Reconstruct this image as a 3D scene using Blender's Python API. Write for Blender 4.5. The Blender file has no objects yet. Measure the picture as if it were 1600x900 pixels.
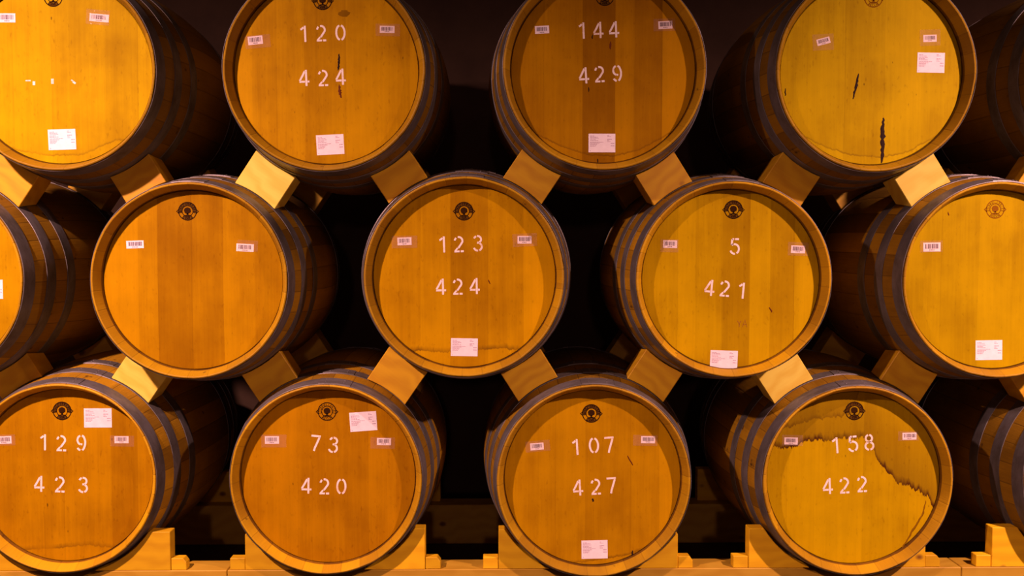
import bpy, bmesh, math, random
from mathutils import Vector, Matrix, Euler

# ------------------------------------------------------------------ camera, light, exposure
SC = bpy.context.scene
COL = SC.collection
F_PX = 1553.0                       # focal length in pixels of the 1600x900 frame
VX, VY = 780.0, 375.0               # where the barrel axes converge
CAM_POS = Vector((0.0, -2.885, 1.12))

cam_d = bpy.data.cameras.new('camera')
cam_d.sensor_width = 36.0
cam_d.lens = F_PX * 36.0 / 1600.0
cam_d.clip_start = 0.01
CAM = bpy.data.objects.new('camera', cam_d)
CAM.location = CAM_POS
CAM.rotation_euler = Euler((math.radians(90) - math.atan((450 - VY) / F_PX), 0,
                            -math.atan((800 - VX) / F_PX)), 'XYZ')
COL.objects.link(CAM)
SC.camera = CAM
CAM_ROT = CAM.rotation_euler.to_matrix()

SC.view_settings.view_transform = 'Standard'
SC.view_settings.look = 'None'
SC.view_settings.gamma = 1.0
SC.view_settings.use_curve_mapping = False
SC.view_settings.exposure = 0.0

world = bpy.data.worlds.new('cellar_air')
SC.world = world
world.use_nodes = True
world.node_tree.nodes['Background'].inputs[0].default_value = (1.0, 0.42, 0.26, 1)
world.node_tree.nodes['Background'].inputs[1].default_value = 0.05

LAMP_COL = (1.0, 0.50, 0.46)
def lamp(name, loc, aim, power, cone=120.0, blend=0.9, radius=0.04):
    d = bpy.data.lights.new(name, 'SPOT')
    d.energy = power
    d.color = LAMP_COL
    d.spot_size = math.radians(cone)
    d.spot_blend = blend
    d.shadow_soft_size = radius
    o = bpy.data.objects.new(name, d)
    o.location = loc
    o.rotation_euler = (Vector(aim) - Vector(loc)).to_track_quat('-Z', 'Y').to_euler()
    COL.objects.link(o)
    return o
lamp('cellar_lamp', (-1.80, -1.80, 2.46), (-1.80, -1.05, 0.604), 660, 144, 1.0)
lamp('cellar_lamp', (2.32, -1.80, 2.46), (2.32, -1.05, 0.604), 680, 144, 1.0)
lamp('far_fill_lamp', (0.05, -8.0, 2.0), (-0.3, 0.0, 1.1), 90, 60, 0.5, 0.12)     # unseen weak fill, added to lift the shadowed chocks

# ------------------------------------------------------------------ helpers
def ray(px, py):
    return CAM_ROT @ Vector(((px - 800.0) / F_PX, (450.0 - py) / F_PX, -1.0))
def at_depth(px, py, d):            # point at camera depth d
    return CAM_POS + ray(px, py) * d
def at_plane(px, py, Y):            # point on the upright plane y = Y
    r = ray(px, py)
    return CAM_POS + r * ((Y - CAM_POS.y) / r.y)

def tag(o, label=None, cat=None, group=None, kind=None):
    if label: o['label'] = label
    if cat: o['category'] = cat
    if group: o['group'] = group
    if kind: o['kind'] = kind
    return o
def link(name, me, parent=None, loc=None):
    o = bpy.data.objects.new(name, me)
    COL.objects.link(o)
    if parent: o.parent = parent
    if loc is not None: o.location = loc
    return o
def empty(name, loc):
    o = bpy.data.objects.new(name, None)
    o.location = loc
    o.empty_display_size = 0.1
    COL.objects.link(o)
    return o
def mesh_from_bm(name, bm, mats, smooth=False):
    bmesh.ops.recalc_face_normals(bm, faces=bm.faces[:])
    me = bpy.data.meshes.new(name)
    bm.to_mesh(me); bm.free()
    for m in mats: me.materials.append(m)
    if smooth:
        for p in me.polygons: p.use_smooth = True
        try: me.set_sharp_from_angle(angle=math.radians(35))
        except Exception: pass
    return me

# ------------------------------------------------------------------ materials
class NT:
    def __init__(self, name):
        self.m = bpy.data.materials.new(name)
        self.m.use_nodes = True
        self.t = self.m.node_tree
        self.t.nodes.clear()
        self.out = self.n('ShaderNodeOutputMaterial')
        self.b = self.n('ShaderNodeBsdfPrincipled')
        self.l(self.b.outputs[0], self.out.inputs[0])
    def n(self, typ, **kw):
        nd = self.t.nodes.new(typ)
        for k, v in kw.items(): setattr(nd, k, v)
        return nd
    def l(self, a, b): self.t.links.new(a, b)
    def put(self, sock, v):
        if isinstance(v, bpy.types.NodeSocket): self.l(v, sock)
        elif v is not None: sock.default_value = v
    def math(self, op, a, b=None, c=None, clamp=False):
        nd = self.n('ShaderNodeMath', operation=op, use_clamp=clamp)
        self.put(nd.inputs[0], a); self.put(nd.inputs[1], b)
        if c is not None: self.put(nd.inputs[2], c)
        return nd.outputs[0]
    def obj(self):
        return self.n('ShaderNodeTexCoord').outputs['Object']
    def rnd(self):
        return self.n('ShaderNodeObjectInfo').outputs['Random']
    def sep(self, v):
        s = self.n('ShaderNodeSeparateXYZ'); self.l(v, s.inputs[0]); return s.outputs
    def comb(self, x, y, z):
        s = self.n('ShaderNodeCombineXYZ')
        self.put(s.inputs[0], x); self.put(s.inputs[1], y); self.put(s.inputs[2], z)
        return s.outputs[0]
    def scale(self, v, s, off=None):
        nd = self.n('ShaderNodeVectorMath', operation='MULTIPLY')
        self.l(v, nd.inputs[0]); nd.inputs[1].default_value = s
        r = nd.outputs[0]
        if off is not None:
            ad = self.n('ShaderNodeVectorMath', operation='ADD')
            self.l(r, ad.inputs[0]); self.put(ad.inputs[1], off)
            r = ad.outputs[0]
        return r
    def noise(self, v, scale=1.0, detail=3.0, rough=0.55, w=None):
        nd = self.n('ShaderNodeTexNoise')
        if v is not None: self.l(v, nd.inputs['Vector'])
        nd.inputs['Scale'].default_value = scale
        nd.inputs['Detail'].default_value = detail
        nd.inputs['Roughness'].default_value = rough
        return nd.outputs['Fac']
    def white1(self, w):
        nd = self.n('ShaderNodeTexWhiteNoise', noise_dimensions='1D')
        self.l(w, nd.inputs['W'])
        return nd.outputs['Value']
    def rng(self, v, a, b, c, d, smooth=False):
        nd = self.n('ShaderNodeMapRange')
        if smooth: nd.interpolation_type = 'SMOOTHSTEP'
        self.l(v, nd.inputs[0])
        for i, x in enumerate((a, b, c, d)): nd.inputs[i + 1].default_value = x
        return nd.outputs[0]
    def mix(self, f, a, b, blend='MIX'):
        nd = self.n('ShaderNodeMix', data_type='RGBA', blend_type=blend)
        self.put(nd.inputs[0], f)
        for s, v in ((nd.inputs[6], a), (nd.inputs[7], b)):
            if isinstance(v, bpy.types.NodeSocket): self.l(v, s)
            else: s.default_value = (v[0], v[1], v[2], 1)
        return nd.outputs[2]
    def mul(self, c, f):            # colour times a scalar socket
        nd = self.n('ShaderNodeVectorMath', operation='SCALE')
        if isinstance(c, bpy.types.NodeSocket): self.l(c, nd.inputs[0])
        else: nd.inputs[0].default_value = c
        self.put(nd.inputs['Scale'], f)
        return nd.outputs[0]
    def bump(self, h, strength=0.2, dist=0.002):
        nd = self.n('ShaderNodeBump')
        nd.inputs['Strength'].default_value = strength
        nd.inputs['Distance'].default_value = dist
        self.l(h, nd.inputs['Height'])
        self.l(nd.outputs[0], self.b.inputs['Normal'])
    def done(self, color=None, rough=None, metal=None, spec=None):
        self.put(self.b.inputs['Base Color'], color if isinstance(color, bpy.types.NodeSocket) or color is None else (*color, 1))
        self.put(self.b.inputs['Roughness'], rough)
        self.put(self.b.inputs['Metallic'], metal)
        if spec is not None: self.b.inputs['Specular IOR Level'].default_value = spec
        return self.m

def stave_material(name, light, dark, grime, jw=0.45):
    """stave wood: tone changes from stave to stave round the barrel, grain runs along the axis"""
    k = NT(name)
    o = k.obj(); x, y, z = k.sep(o)
    ang = k.math('ARCTAN2', z, x)
    cell = k.math('MULTIPLY', ang, 30 / (2 * math.pi))
    cell = k.math('ADD', cell, k.math('MULTIPLY', k.rnd(), 40.0))
    wob = k.noise(k.scale(o, (2, 1, 2)), 1.0, 1)
    cell = k.math('ADD', cell, k.math('MULTIPLY', wob, 0.5))
    tone = k.white1(k.math('FLOOR', cell))
    fr = k.math('FRACT', cell)
    edge = k.math('ABSOLUTE', k.math('SUBTRACT', fr, 0.5))
    joint = k.rng(edge, 0.465, 0.495, 0, 1)
    rv = k.math('SQRT', k.math('ADD', k.math('MULTIPLY', x, x), k.math('MULTIPLY', z, z)))
    gv = k.comb(k.math('MULTIPLY', ang, 22.0), k.math('MULTIPLY', y, 2.5), k.math('MULTIPLY', rv, 8.0))
    grain = k.noise(gv, 4.0, 5, 0.6)
    blot = k.noise(k.scale(o, (5, 3, 5), k.comb(k.math('MULTIPLY', k.rnd(), 30.0), 0.0, 0.0)), 1.0, 4, 0.6)
    f = k.math('ADD', k.math('MULTIPLY', tone, 0.55), k.math('MULTIPLY', grain, 0.5))
    c = k.mix(k.rng(f, 0.15, 0.85, 0, 1), dark, light)
    c = k.mix(k.rng(blot, 0.42, 0.72, 0, grime), c, (dark[0] * .45, dark[1] * .45, dark[2] * .6))
    spots = k.noise(k.scale(o, (26, 20, 26)), 1.0, 2, 0.5)
    c = k.mix(k.rng(spots, 0.70, 0.76, 0, 0.8), c, (0.02, 0.009, 0.003))
    c = k.mix(k.math('MULTIPLY', joint, jw), c, (0.02, 0.009, 0.003))
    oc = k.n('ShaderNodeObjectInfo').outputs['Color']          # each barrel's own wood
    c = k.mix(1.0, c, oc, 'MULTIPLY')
    k.bump(k.math('SUBTRACT', grain, joint), 0.35, 0.0015)
    return k.done(c, 0.62, 0.0, 0.3)

M_STAVE = stave_material('weathered_stave_oak', (0.42, 0.23, 0.004), (0.18, 0.095, 0.004), 0.6)
M_LIP = stave_material('chime_oak', (0.54, 0.335, 0.002), (0.37, 0.205, 0.002), 0.5, 0.16)

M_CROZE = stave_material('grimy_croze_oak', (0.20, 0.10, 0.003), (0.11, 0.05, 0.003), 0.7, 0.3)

def hoop_material():
    k = NT('galvanised_hoop_steel')
    o = k.obj(); x, y, z = k.sep(o)
    off = k.comb(k.math('MULTIPLY', k.rnd(), 50.0), 0.0, 0.0)
    n1 = k.noise(k.scale(o, (9, 14, 9), off), 1.0, 5, 0.62)
    n2 = k.noise(k.scale(o, (40, 90, 40), off), 1.0, 3, 0.6)
    c = k.mix(k.rng(n1, 0.35, 0.68, 0, 1), (0.19, 0.185, 0.185), (0.085, 0.078, 0.06))
    c = k.mix(k.rng(n2, 0.55, 0.75, 0, 0.5), c, (0.10, 0.065, 0.04))
    k.bump(n2, 0.25, 0.0012)
    return k.done(c, k.rng(n1, 0.3, 0.7, 0.42, 0.62), 0.35, 0.5)
M_HOOP = hoop_material()

def pine_material(name, base, late, knots=True, seed=0.0):
    """sawn softwood, grain along the piece's local X"""
    k = NT(name)
    o = k.obj()
    off = k.comb(k.math('MULTIPLY', k.rnd(), 37.0), k.math('MULTIPLY', k.rnd(), 11.0), seed)
    warp = k.noise(k.scale(o, (6, 6, 6), off), 1.0, 2)
    x, y, z = k.sep(o)
    zz = k.math('ADD', k.math('ADD', k.math('MULTIPLY', z, 60.0), k.math('MULTIPLY', y, 22.0)), k.math('MULTIPLY', warp, 9.0))
    zz = k.math('ADD', zz, k.math('MULTIPLY', k.rnd(), 19.0))
    ring = k.math('SINE', k.math('MULTIPLY', zz, 2.2))
    grain = k.noise(k.scale(o, (9, 120, 120), off), 1.0, 3, 0.6)
    blot = k.noise(k.scale(o, (8, 8, 8), off), 1.0, 3)
    f = k.math('ADD', k.rng(ring, -1, 1, 0, 0.5), k.math('MULTIPLY', grain, 0.6))
    c = k.mix(k.rng(f, 0.3, 1.0, 0, 0.75), base, late)
    c = k.mix(k.rng(blot, 0.5, 0.75, 0, 0.35), c, late)
    tv = k.rng(k.rnd(), 0, 1, 0.80, 1.08)
    if knots:
        vo = k.n('ShaderNodeTexVoronoi')
        k.l(k.scale(o, (5.5, 3, 7.5), off), vo.inputs['Vector']); vo.inputs['Scale'].default_value = 1.0
        d = vo.outputs['Distance']
        c = k.mix(k.rng(d, 0.05, 0.095, 0.9, 0), c, (0.20, 0.07, 0.012))
        c = k.mix(k.rng(d, 0.03, 0.055, 0.6, 0), c, (0.10, 0.035, 0.008))
    c = k.mul(c, tv)
    k.bump(grain, 0.2, 0.001)
    return k.done(c, 0.55, 0.0, 0.35)
M_CHOCK = pine_material('chock_pine', (0.68, 0.41, 0.010), (0.50, 0.25, 0.006), True)
M_CHOCK_PALE = pine_material('pale_chock_pine', (0.86, 0.74, 0.11), (0.74, 0.52, 0.04), False)
M_CRADLE = pine_material('cradle_pine', (0.86, 0.54, 0.008), (0.68, 0.37, 0.004), True, 3.0)
M_BEAM = pine_material('beam_pine', (0.64, 0.41, 0.035), (0.50, 0.28, 0.015), True, 7.0)

def flat_material(name, col, rough=0.6, spec=0.3):
    k = NT(name)
    n = k.noise(k.scale(k.obj(), (60, 60, 60)), 1.0, 2)
    return k.done(k.mul(col, k.rng(n, 0.2, 0.8, 0.92, 1.06)), rough, 0.0, spec)
M_PAPER = flat_material('label_paper', (0.90, 0.88, 0.93), 0.65)
M_INK = flat_material('label_print', (0.40, 0.27, 0.36), 0.7)
M_BARS = flat_material('barcode_ink', (0.10, 0.065, 0.10), 0.6)
M_BURN = flat_material('stamp_burn', (0.030, 0.012, 0.003), 0.8, 0.05)
M_BURN_PALE = flat_material('stamp_burn_pale', (0.22, 0.09, 0.004), 0.8, 0.05)
M_BURN_LETTER = flat_material('stamp_letter_gap', (0.15, 0.075, 0.005), 0.8, 0.05)
M_DRIP = flat_material('dried_wine', (0.020, 0.008, 0.005), 0.7, 0.15)
M_RESIN = flat_material('reddish_wine_crust', (0.13, 0.030, 0.004), 0.7, 0.15)
M_SEEP = flat_material('brown_seep', (0.22, 0.11, 0.002), 0.8, 0.05)
M_PENCIL = flat_material('pencil_mark', (0.30, 0.13, 0.006), 0.7)

def paint_material():
    k = NT('white_stencil_paint')
    o = k.obj()
    n = k.noise(k.scale(o, (70, 70, 70), k.comb(k.math('MULTIPLY', k.rnd(), 60.0), 0.0, 0.0)), 1.0, 4, 0.65)
    big = k.noise(k.scale(o, (14, 14, 14), k.comb(k.math('MULTIPLY', k.rnd(), 23.0), 0.0, 0.0)), 1.0, 2)
    s = k.math('ADD', k.math('MULTIPLY', n, 0.6), k.math('MULTIPLY', big, 0.5))
    c = k.mix(k.rng(s, 0.58, 0.74, 0, 0.65), (0.88, 0.84, 0.80), (0.66, 0.40, 0.14))
    return k.done(c, 0.6, 0.0, 0.3)
M_PAINT = paint_material()

def tape_material():
    k = NT('clear_sticky_tape')
    n = k.noise(k.scale(k.obj(), (55, 55, 55), k.comb(k.math('MULTIPLY', k.rnd(), 60.0), 0.0, 0.0)), 1.0, 2)
    k.bump(n, 0.35, 0.004)
    k.done((0.85, 0.74, 0.66), 0.10, 0.0, 0.5)
    tr = k.n('ShaderNodeBsdfTransparent')
    tr.inputs[0].default_value = (0.985, 0.965, 0.945, 1)
    mx = k.n('ShaderNodeMixShader'); mx.inputs[0].default_value = 0.035
    k.l(tr.outputs[0], mx.inputs[1]); k.l(k.b.outputs[0], mx.inputs[2])
    k.l(mx.outputs[0], k.out.inputs[0])
    return k.m
M_TAPE = tape_material()

def head_material(name, tint, planks, stains, seed):
    """head of upright oak boards: `planks` = [(x, tone), ...] board edges in metres from the axis;
    `stains` = tide lines, each ([(x, z), ...], width, line strength, fill strength, ragged)"""
    k = NT(name)
    o = k.obj(); x, y, z = k.sep(o)
    so = (seed * 3.7, seed * 1.3, seed * 2.1)
    bend = k.noise(k.scale(o, (3, 1, 3), so), 1.0, 1)
    xb = k.math('ADD', x, k.math('MULTIPLY', k.math('SUBTRACT', bend, 0.5), 0.006))
    fac = k.math('ADD', k.math('MULTIPLY', xb, 1 / 0.56), 0.5)
    cr = k.n('ShaderNodeValToRGB')
    cr.color_ramp.interpolation = 'CONSTANT'
    els = cr.color_ramp.elements
    els[0].position = 0.0
    planks = [(a, 1 + (t - 0.98) * 1.5) for a, t in planks]
    els[0].color = (planks[0][1],) * 3 + (1,)
    els.remove(els[1])
    for px_, tone in planks[1:]:
        e = els.new(min(.999, max(.001, px_ / 0.56 + 0.5)))
        e.color = (tone, tone, tone, 1)
    k.l(fac, cr.inputs[0])
    tone = k.sep(cr.outputs[0])[0]
    jr = k.n('ShaderNodeValToRGB')
    je = jr.color_ramp.elements
    je[0].position = 0.0; je[0].color = (0, 0, 0, 1)
    je[1].position = 1.0; je[1].color = (0, 0, 0, 1)
    for px_, _ in planks[1:]:
        p = px_ / 0.56 + 0.5
        for q, v in ((p - .0022, 0), (p, 1), (p + .0022, 0)):
            e = je.new(min(.999, max(.001, q))); e.color = (v, v, v, 1)
    k.l(fac, jr.inputs[0])
    joint = k.sep(jr.outputs[0])[0]
    grain = k.noise(k.scale(o, (150, 1, 5), so), 1.0, 4, 0.6)
    broad = k.noise(k.scale(o, (24, 1, 1.6), so), 1.0, 3, 0.55)
    mott = k.noise(k.scale(o, (7, 1, 6), so), 1.0, 4, 0.6)
    flake = k.noise(k.scale(o, (120, 1, 55), so), 1.0, 2, 0.5)
    f = k.math('MULTIPLY', tone, k.rng(grain, 0.2, 0.8, 0.94, 1.05))
    f = k.math('MULTIPLY', f, k.rng(broad, 0.25, 0.75, 0.93, 1.06))
    f = k.math('MULTIPLY', f, k.rng(mott, 0.3, 0.7, 0.86, 1.08))
    f = k.math('MULTIPLY', f, k.rng(flake, 0.62, 0.78, 1.0, 0.86))
    dark = (tint[0] * .80, tint[1] * .66, tint[2])
    c = k.mix(k.rng(f, 0.62, 0.98, 1, 0), tint, dark)
    c = k.mul(c, f)
    specks = k.noise(k.scale(o, (90, 1, 32), so), 1.0, 1, 0.4)
    c = k.mix(k.rng(specks, 0.815, 0.84, 0, 0.7), c, (0.05, 0.018, 0.002))
    c = k.mix(k.math('MULTIPLY', joint, 0.15), c, (0.10, 0.035, 0.002))
    rr = k.math('SQRT', k.math('ADD', k.math('MULTIPLY', x, x), k.math('MULTIPLY', z, z)))
    for pts, width, line, fill, ragged in stains:
        fc = k.n('ShaderNodeFloatCurve')
        cv = fc.mapping.curves[0]
        P = sorted((max(0.001, min(.999, a / 0.56 + .5)), max(0, min(1, b / 0.56 + .5))) for a, b in pts)
        while len(cv.points) > 2: cv.points.remove(cv.points[1])
        cv.points[0].location = (0.0, P[0][1]); cv.points[1].location = (1.0, P[-1][1])
        for p in P: cv.points.new(*p)
        for p in cv.points: p.handle_type = 'VECTOR'
        fc.mapping.update()
        k.l(fac, fc.inputs['Value'])
        lev = k.math('MULTIPLY', k.math('SUBTRACT', fc.outputs[0], 0.5), 0.56)
        jag = k.noise(k.scale(o, (85, 1, 10), so), 1.0, 5, 0.7)
        lev = k.math('ADD', lev, k.math('MULTIPLY', k.math('SUBTRACT', jag, 0.5), ragged))
        d = k.math('SUBTRACT', z, lev)
        body = k.math('MULTIPLY', k.rng(d, 0.0, 0.0015, 0, 1), k.rng(d, 0.0, width * 9, 1.0, 0.25))
        edge = k.math('MULTIPLY', k.rng(d, -0.0008, 0.0025, 0, 1, True), k.rng(d, 0.001, width, 1, 0))
        edge = k.math('MULTIPLY', edge, k.rng(broad, 0.3, 0.62, 0.35, 1.0))
        patchy = k.rng(mott, 0.3, 0.6, 0.6, 1.0)
        amt = k.math('ADD', k.math('MULTIPLY', body, fill), k.math('MULTIPLY', edge, line))
        amt = k.math('MULTIPLY', amt, patchy, clamp=True)
        c = k.mix(amt, c, (0.075, 0.026, 0.004))
    k.bump(k.math('SUBTRACT', grain, joint), 0.12, 0.001)
    return k.done(c, 0.6, 0.0, 0.04)

def room_material(name, col, sc=6.0):
    k = NT(name)
    n = k.noise(k.scale(k.obj(), (sc, sc, sc)), 1.0, 5, 0.6)
    k.bump(n, 0.3, 0.01)
    return k.done(k.mul(col, k.rng(n, 0.3, 0.7, 0.8, 1.15)), 0.85, 0.0, 0.2)
M_WALL = room_material('cellar_wall_plaster', (0.055, 0.032, 0.019))
M_FLOOR = room_material('cellar_floor_concrete', (0.10, 0.07, 0.055), 9.0)

# ------------------------------------------------------------------ barrel geometry
BL = 0.94            # length
RH, RB = 0.287, 0.333  # head and bilge radius
NSEG = 120
def body_r(y):
    t = (y - BL / 2) / (BL / 2)
    return RB - (RB - RH) * t * t
HEAD_Y = 0.044
HEAD_R = 0.2652

def revolve(prof, closed, segs=NSEG, jit=None):
    bm = bmesh.new()
    rings = []
    for i in range(segs):
        a = 2 * math.pi * i / segs
        row = []
        for j, (r, y) in enumerate(prof):
            dr, dy = jit(i, j) if jit else (0, 0)
            row.append(bm.verts.new(((r + dr) * math.cos(a), y + dy, (r + dr) * math.sin(a))))
        rings.append(row)
    n = len(prof)
    for i in range(segs):
        A, B = rings[i], rings[(i + 1) % segs]
        for j in range(n if closed else n - 1):
            j2 = (j + 1) % n
            bm.faces.new((A[j], A[j2], B[j2], B[j]))
    return bm

def make_staves():
    outer = [(RH - 0.0035, 0.0), (RH - 0.0008, 0.0015)]
    outer += [(body_r(y), y) for y in [0.006 + (BL - 0.012) * i / 26 for i in range(27)]]
    outer += [(RH - 0.0008, BL - 0.0015), (RH - 0.0035, BL)]
    inner = [(RH - 0.0060, BL - 0.001), (RH - 0.0125, BL - 0.016), (RH - 0.0190, BL - 0.033), (HEAD_R + 0.001, BL - 0.040), (HEAD_R + 0.001, BL - 0.072)]
    inner += [(body_r(y) - 0.027, y) for y in (0.75, 0.6, 0.47, 0.34, 0.19)]
    inner += [(HEAD_R + 0.001, 0.072), (HEAD_R + 0.001, 0.040), (RH - 0.0190, 0.033), (RH - 0.0125, 0.016), (RH - 0.0060, 0.001)]
    rnd = random.Random(5)
    js = [rnd.uniform(-0.0006, 0.0006) for _ in range(30)]
    bm = revolve(outer + inner, True, jit=lambda i, j: (js[(i // 4) % 30], js[(i // 4 * 7) % 30] * 0.8))
    me = mesh_from_bm('staves', bm, [M_STAVE, M_LIP, M_CROZE], True)
    for p in me.polygons:
        c = p.center
        r = math.hypot(c.x, c.z)
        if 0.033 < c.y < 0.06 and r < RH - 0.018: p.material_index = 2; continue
        p.material_index = 1 if (c.y < 0.034 and r < RH - 0.0012) else 0
    return me

def make_hoop(y0, y1, seed):
    rnd = random.Random(seed)
    ph = [rnd.uniform(0, 6.28) for _ in range(4)]
    prof = [(body_r(y0) + 0.0006, y0), (body_r(y0) + 0.0022, y0 + 0.0006),
            (body_r((y0 + y1) / 2) + 0.0024, (y0 + y1) / 2),
            (body_r(y1) + 0.0022, y1 - 0.0006), (body_r(y1) + 0.0006, y1)]
    def jit(i, j):
        a = 2 * math.pi * i / NSEG
        w = 0.0012 * math.sin(3 * a + ph[0]) + 0.0006 * math.sin(11 * a + ph[1])
        return 0.0003 * math.sin(7 * a + ph[2]), w
    bm = revolve(prof, False, jit=jit)
    # the riveted overlap of the hoop's two ends
    a0 = math.radians(80 + rnd.uniform(-4, 3)); span = 0.095 / body_r(y0)
    rows = []
    for i in range(9):
        a = a0 + span * i / 8
        row = []
        for (dy, dr) in ((0.001, 0.0012), (0.0015, 0.0034), (y1 - y0 - 0.0015, 0.0034), (y1 - y0 - 0.001, 0.0012)):
            y = y0 + dy; r = body_r(y) + dr + 0.0006
            row.append(bm.verts.new((r * math.cos(a), y, r * math.sin(a))))
        rows.append(row)
    for i in range(8):
        for j in range(3):
            bm.faces.new((rows[i][j], rows[i][j + 1], rows[i + 1][j + 1], rows[i + 1][j]))
    bm.faces.new(rows[0]); bm.faces.new(rows[-1][::-1])
    for q in (0.22, 0.78):
        a = a0 + span * q
        for yy in ((y0 * .7 + y1 * .3), (y0 * .3 + y1 * .7)):
            r = body_r(yy) + 0.0038
            c = Vector((r * math.cos(a), yy, r * math.sin(a)))
            nrm = Vector((math.cos(a), 0, math.sin(a))); tg = Vector((-math.sin(a), 0, math.cos(a)))
            b = [bm.verts.new(c + (tg * math.cos(u) + Vector((0, 1, 0)) * math.sin(u)) * 0.004) for u in [k * math.pi / 4 for k in range(8)]]
            t = [bm.verts.new(c + nrm * 0.0018 + (tg * math.cos(u) + Vector((0, 1, 0)) * math.sin(u)) * 0.0024) for u in [k * math.pi / 4 for k in range(8)]]
            for k in range(8):
                bm.faces.new((b[k], b[(k + 1) % 8], t[(k + 1) % 8], t[k]))
            bm.faces.new(t)
    return mesh_from_bm('hoop', bm, [M_HOOP], True)

def make_head(y0, y1):
    bm = bmesh.new()
    R = HEAD_R + 0.0005
    prof = [(0.0, y0), (R * .5, y0), (R - 0.002, y0), (R, y0 + 0.003), (R, y1), (0.0, y1)]
    rows = []
    for i in range(NSEG):
        a = 2 * math.pi * i / NSEG
        rows.append([bm.verts.new((r * math.cos(a), y, r * math.sin(a))) for r, y in prof[1:5]])
    c0 = bm.verts.new((0, y0, 0)); c1 = bm.verts.new((0, y1, 0))
    for i in range(NSEG):
        A, B = rows[i], rows[(i + 1) % NSEG]
        bm.faces.new((c0, A[0], B[0]))
        for j in range(3): bm.faces.new((A[j], A[j + 1], B[j + 1], B[j]))
        bm.faces.new((c1, B[3], A[3]))
    return mesh_from_bm('head', bm, [])

STAVES = make_staves()
HOOP_Y = [(0.005, 0.055), (0.112, 0.158), (0.222, 0.268)]
HOOPS = [[make_hoop(a, b, 11 * v + i) for i, (a, b) in enumerate(HOOP_Y)] for v in range(3)]
HOOPS_BACK = [make_hoop(BL - b, BL - a, 91 + i) for i, (a, b) in enumerate(HOOP_Y)]
HEAD_FRONT = make_head(HEAD_Y, HEAD_Y + 0.022)
HEAD_BACK = make_head(BL - HEAD_Y - 0.022, BL - HEAD_Y)

# ------------------------------------------------------------------ flat work on the heads (x right, z up, metres)
def slab(bm, pts, y, thick, mi=0):
    """a thin solid plate from an outline, front face at y - thick"""
    a = [bm.verts.new((x, y, z)) for x, z in pts]
    b = [bm.verts.new((x, y - thick, z)) for x, z in pts]
    n = len(pts)
    fs = [bm.faces.new(b)]
    for i in range(n):
        fs.append(bm.faces.new((a[i], a[(i + 1) % n], b[(i + 1) % n], b[i])))
    for f in fs: f.material_index = mi
def ribbon(bm, path, w, y, thick, mi=0, closed=False):
    P = [Vector(p) for p in path]
    n = len(P)
    L, R = [], []
    for i in range(n):
        if closed: d0, d1 = P[i] - P[i - 1], P[(i + 1) % n] - P[i]
        else:
            d0 = P[i] - P[i - 1] if i else P[1] - P[0]
            d1 = P[i + 1] - P[i] if i < n - 1 else P[-1] - P[-2]
        d0, d1 = d0.normalized(), d1.normalized()
        m = d0 + d1
        m = m.normalized() if m.length > 1e-6 else d0
        q = w / 2 / max(0.5, m.dot(d0))
        nn = Vector((-m.y, m.x))
        L.append(P[i] + nn * q); R.append(P[i] - nn * q)
    rng_ = range(n) if closed else range(n - 1)
    for i in rng_:
        j = (i + 1) % n
        slab(bm, [L[i], L[j], R[j], R[i]], y, thick, mi)
def arc(cx, cy, rx, ry, a0, a1, n=12):
    return [(cx + rx * math.cos(math.radians(a0 + (a1 - a0) * i / n)),
             cy + ry * math.sin(math.radians(a0 + (a1 - a0) * i / n))) for i in range(n + 1)]

DIGITS = {      # stencil strokes in a 0.62 x 1 box, with the bridges of the stencil left open
    '0': [arc(.31, .5, .26, .45, 102, 258), arc(.31, .5, .26, .45, 78, -78)],
    '1': [[(.42, 0), (.42, 1)], [(.14, .77), (.22, .80), (.33, .90)]],
    '2': [arc(.30, .70, .24, .25, 172, 128, 5), arc(.30, .70, .24, .25, 100, -15, 9) + [(.44, .50), (.32, .33), (.27, .27)],
          ('P', [(.01, 0), (.34, 0), (.34, .11), (.16, .11), (.27, .23), (.19, .30), (.02, .11)]), [(.41, .055), (.60, .055)]],
    '3': [arc(.30, .74, .22, .21, 165, 112, 5), arc(.30, .74, .22, .21, 95, -60, 9), [(.26, .53), (.38, .53)],
          arc(.30, .28, .25, .24, 62, -70, 10), arc(.30, .28, .25, .24, -88, -165, 6)],
    '4': [[(.45, 0), (.45, 1)], [(.37, .92), (.20, .60), (.04, .33)], [(.02, .27), (.37, .27)], [(.52, .27), (.64, .27)]],
    '5': [[(.16, .95), (.27, .95)], [(.33, .95), (.57, .95)], [(.15, .95), (.12, .60)],
          [(.12, .58), (.20, .63)], arc(.30, .34, .27, .30, 100, -62, 12), arc(.30, .34, .27, .30, -85, -160, 6)],
    '7': [[(.02, .95), (.60, .95)], [(.53, .88), (.40, .50), (.30, .22), (.25, 0)]],
    '8': [arc(.31, .75, .20, .21, 100, 260, 9), arc(.31, .75, .20, .21, 80, -80, 9),
          arc(.31, .27, .25, .24, 100, 260, 9), arc(.31, .27, .25, .24, 80, -80, 9)],
    '9': [arc(.29, .68, .23, .28, 105, 255, 9), arc(.29, .68, .23, .28, 78, -70, 9)[:3] + [(.52, .70), (.545, .55), (.52, .33), (.45, .14), (.36, .04)],
          [(.25, .42), (.36, .40)], arc(.27, .26, .21, .22, 200, 262, 5)],
}
def digit_mesh(ch, X, Z, angle, h, y):
    bm = bmesh.new()
    ca, sa = math.cos(angle), math.sin(angle)
    for st in DIGITS[ch]:
        path = []
        solid = st[0] == 'P'
        for u, v in (st[1] if solid else st):
            a, b = (u - .31) * h, (v - .5) * h
            path.append((X + a * ca - b * sa, Z + a * sa + b * ca))
        if solid: slab(bm, path, y, 0.0005)
        else: ribbon(bm, path, 0.12 * h, y, 0.0005)
    return mesh_from_bm('stencilled_digit', bm, [M_PAINT])

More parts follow.
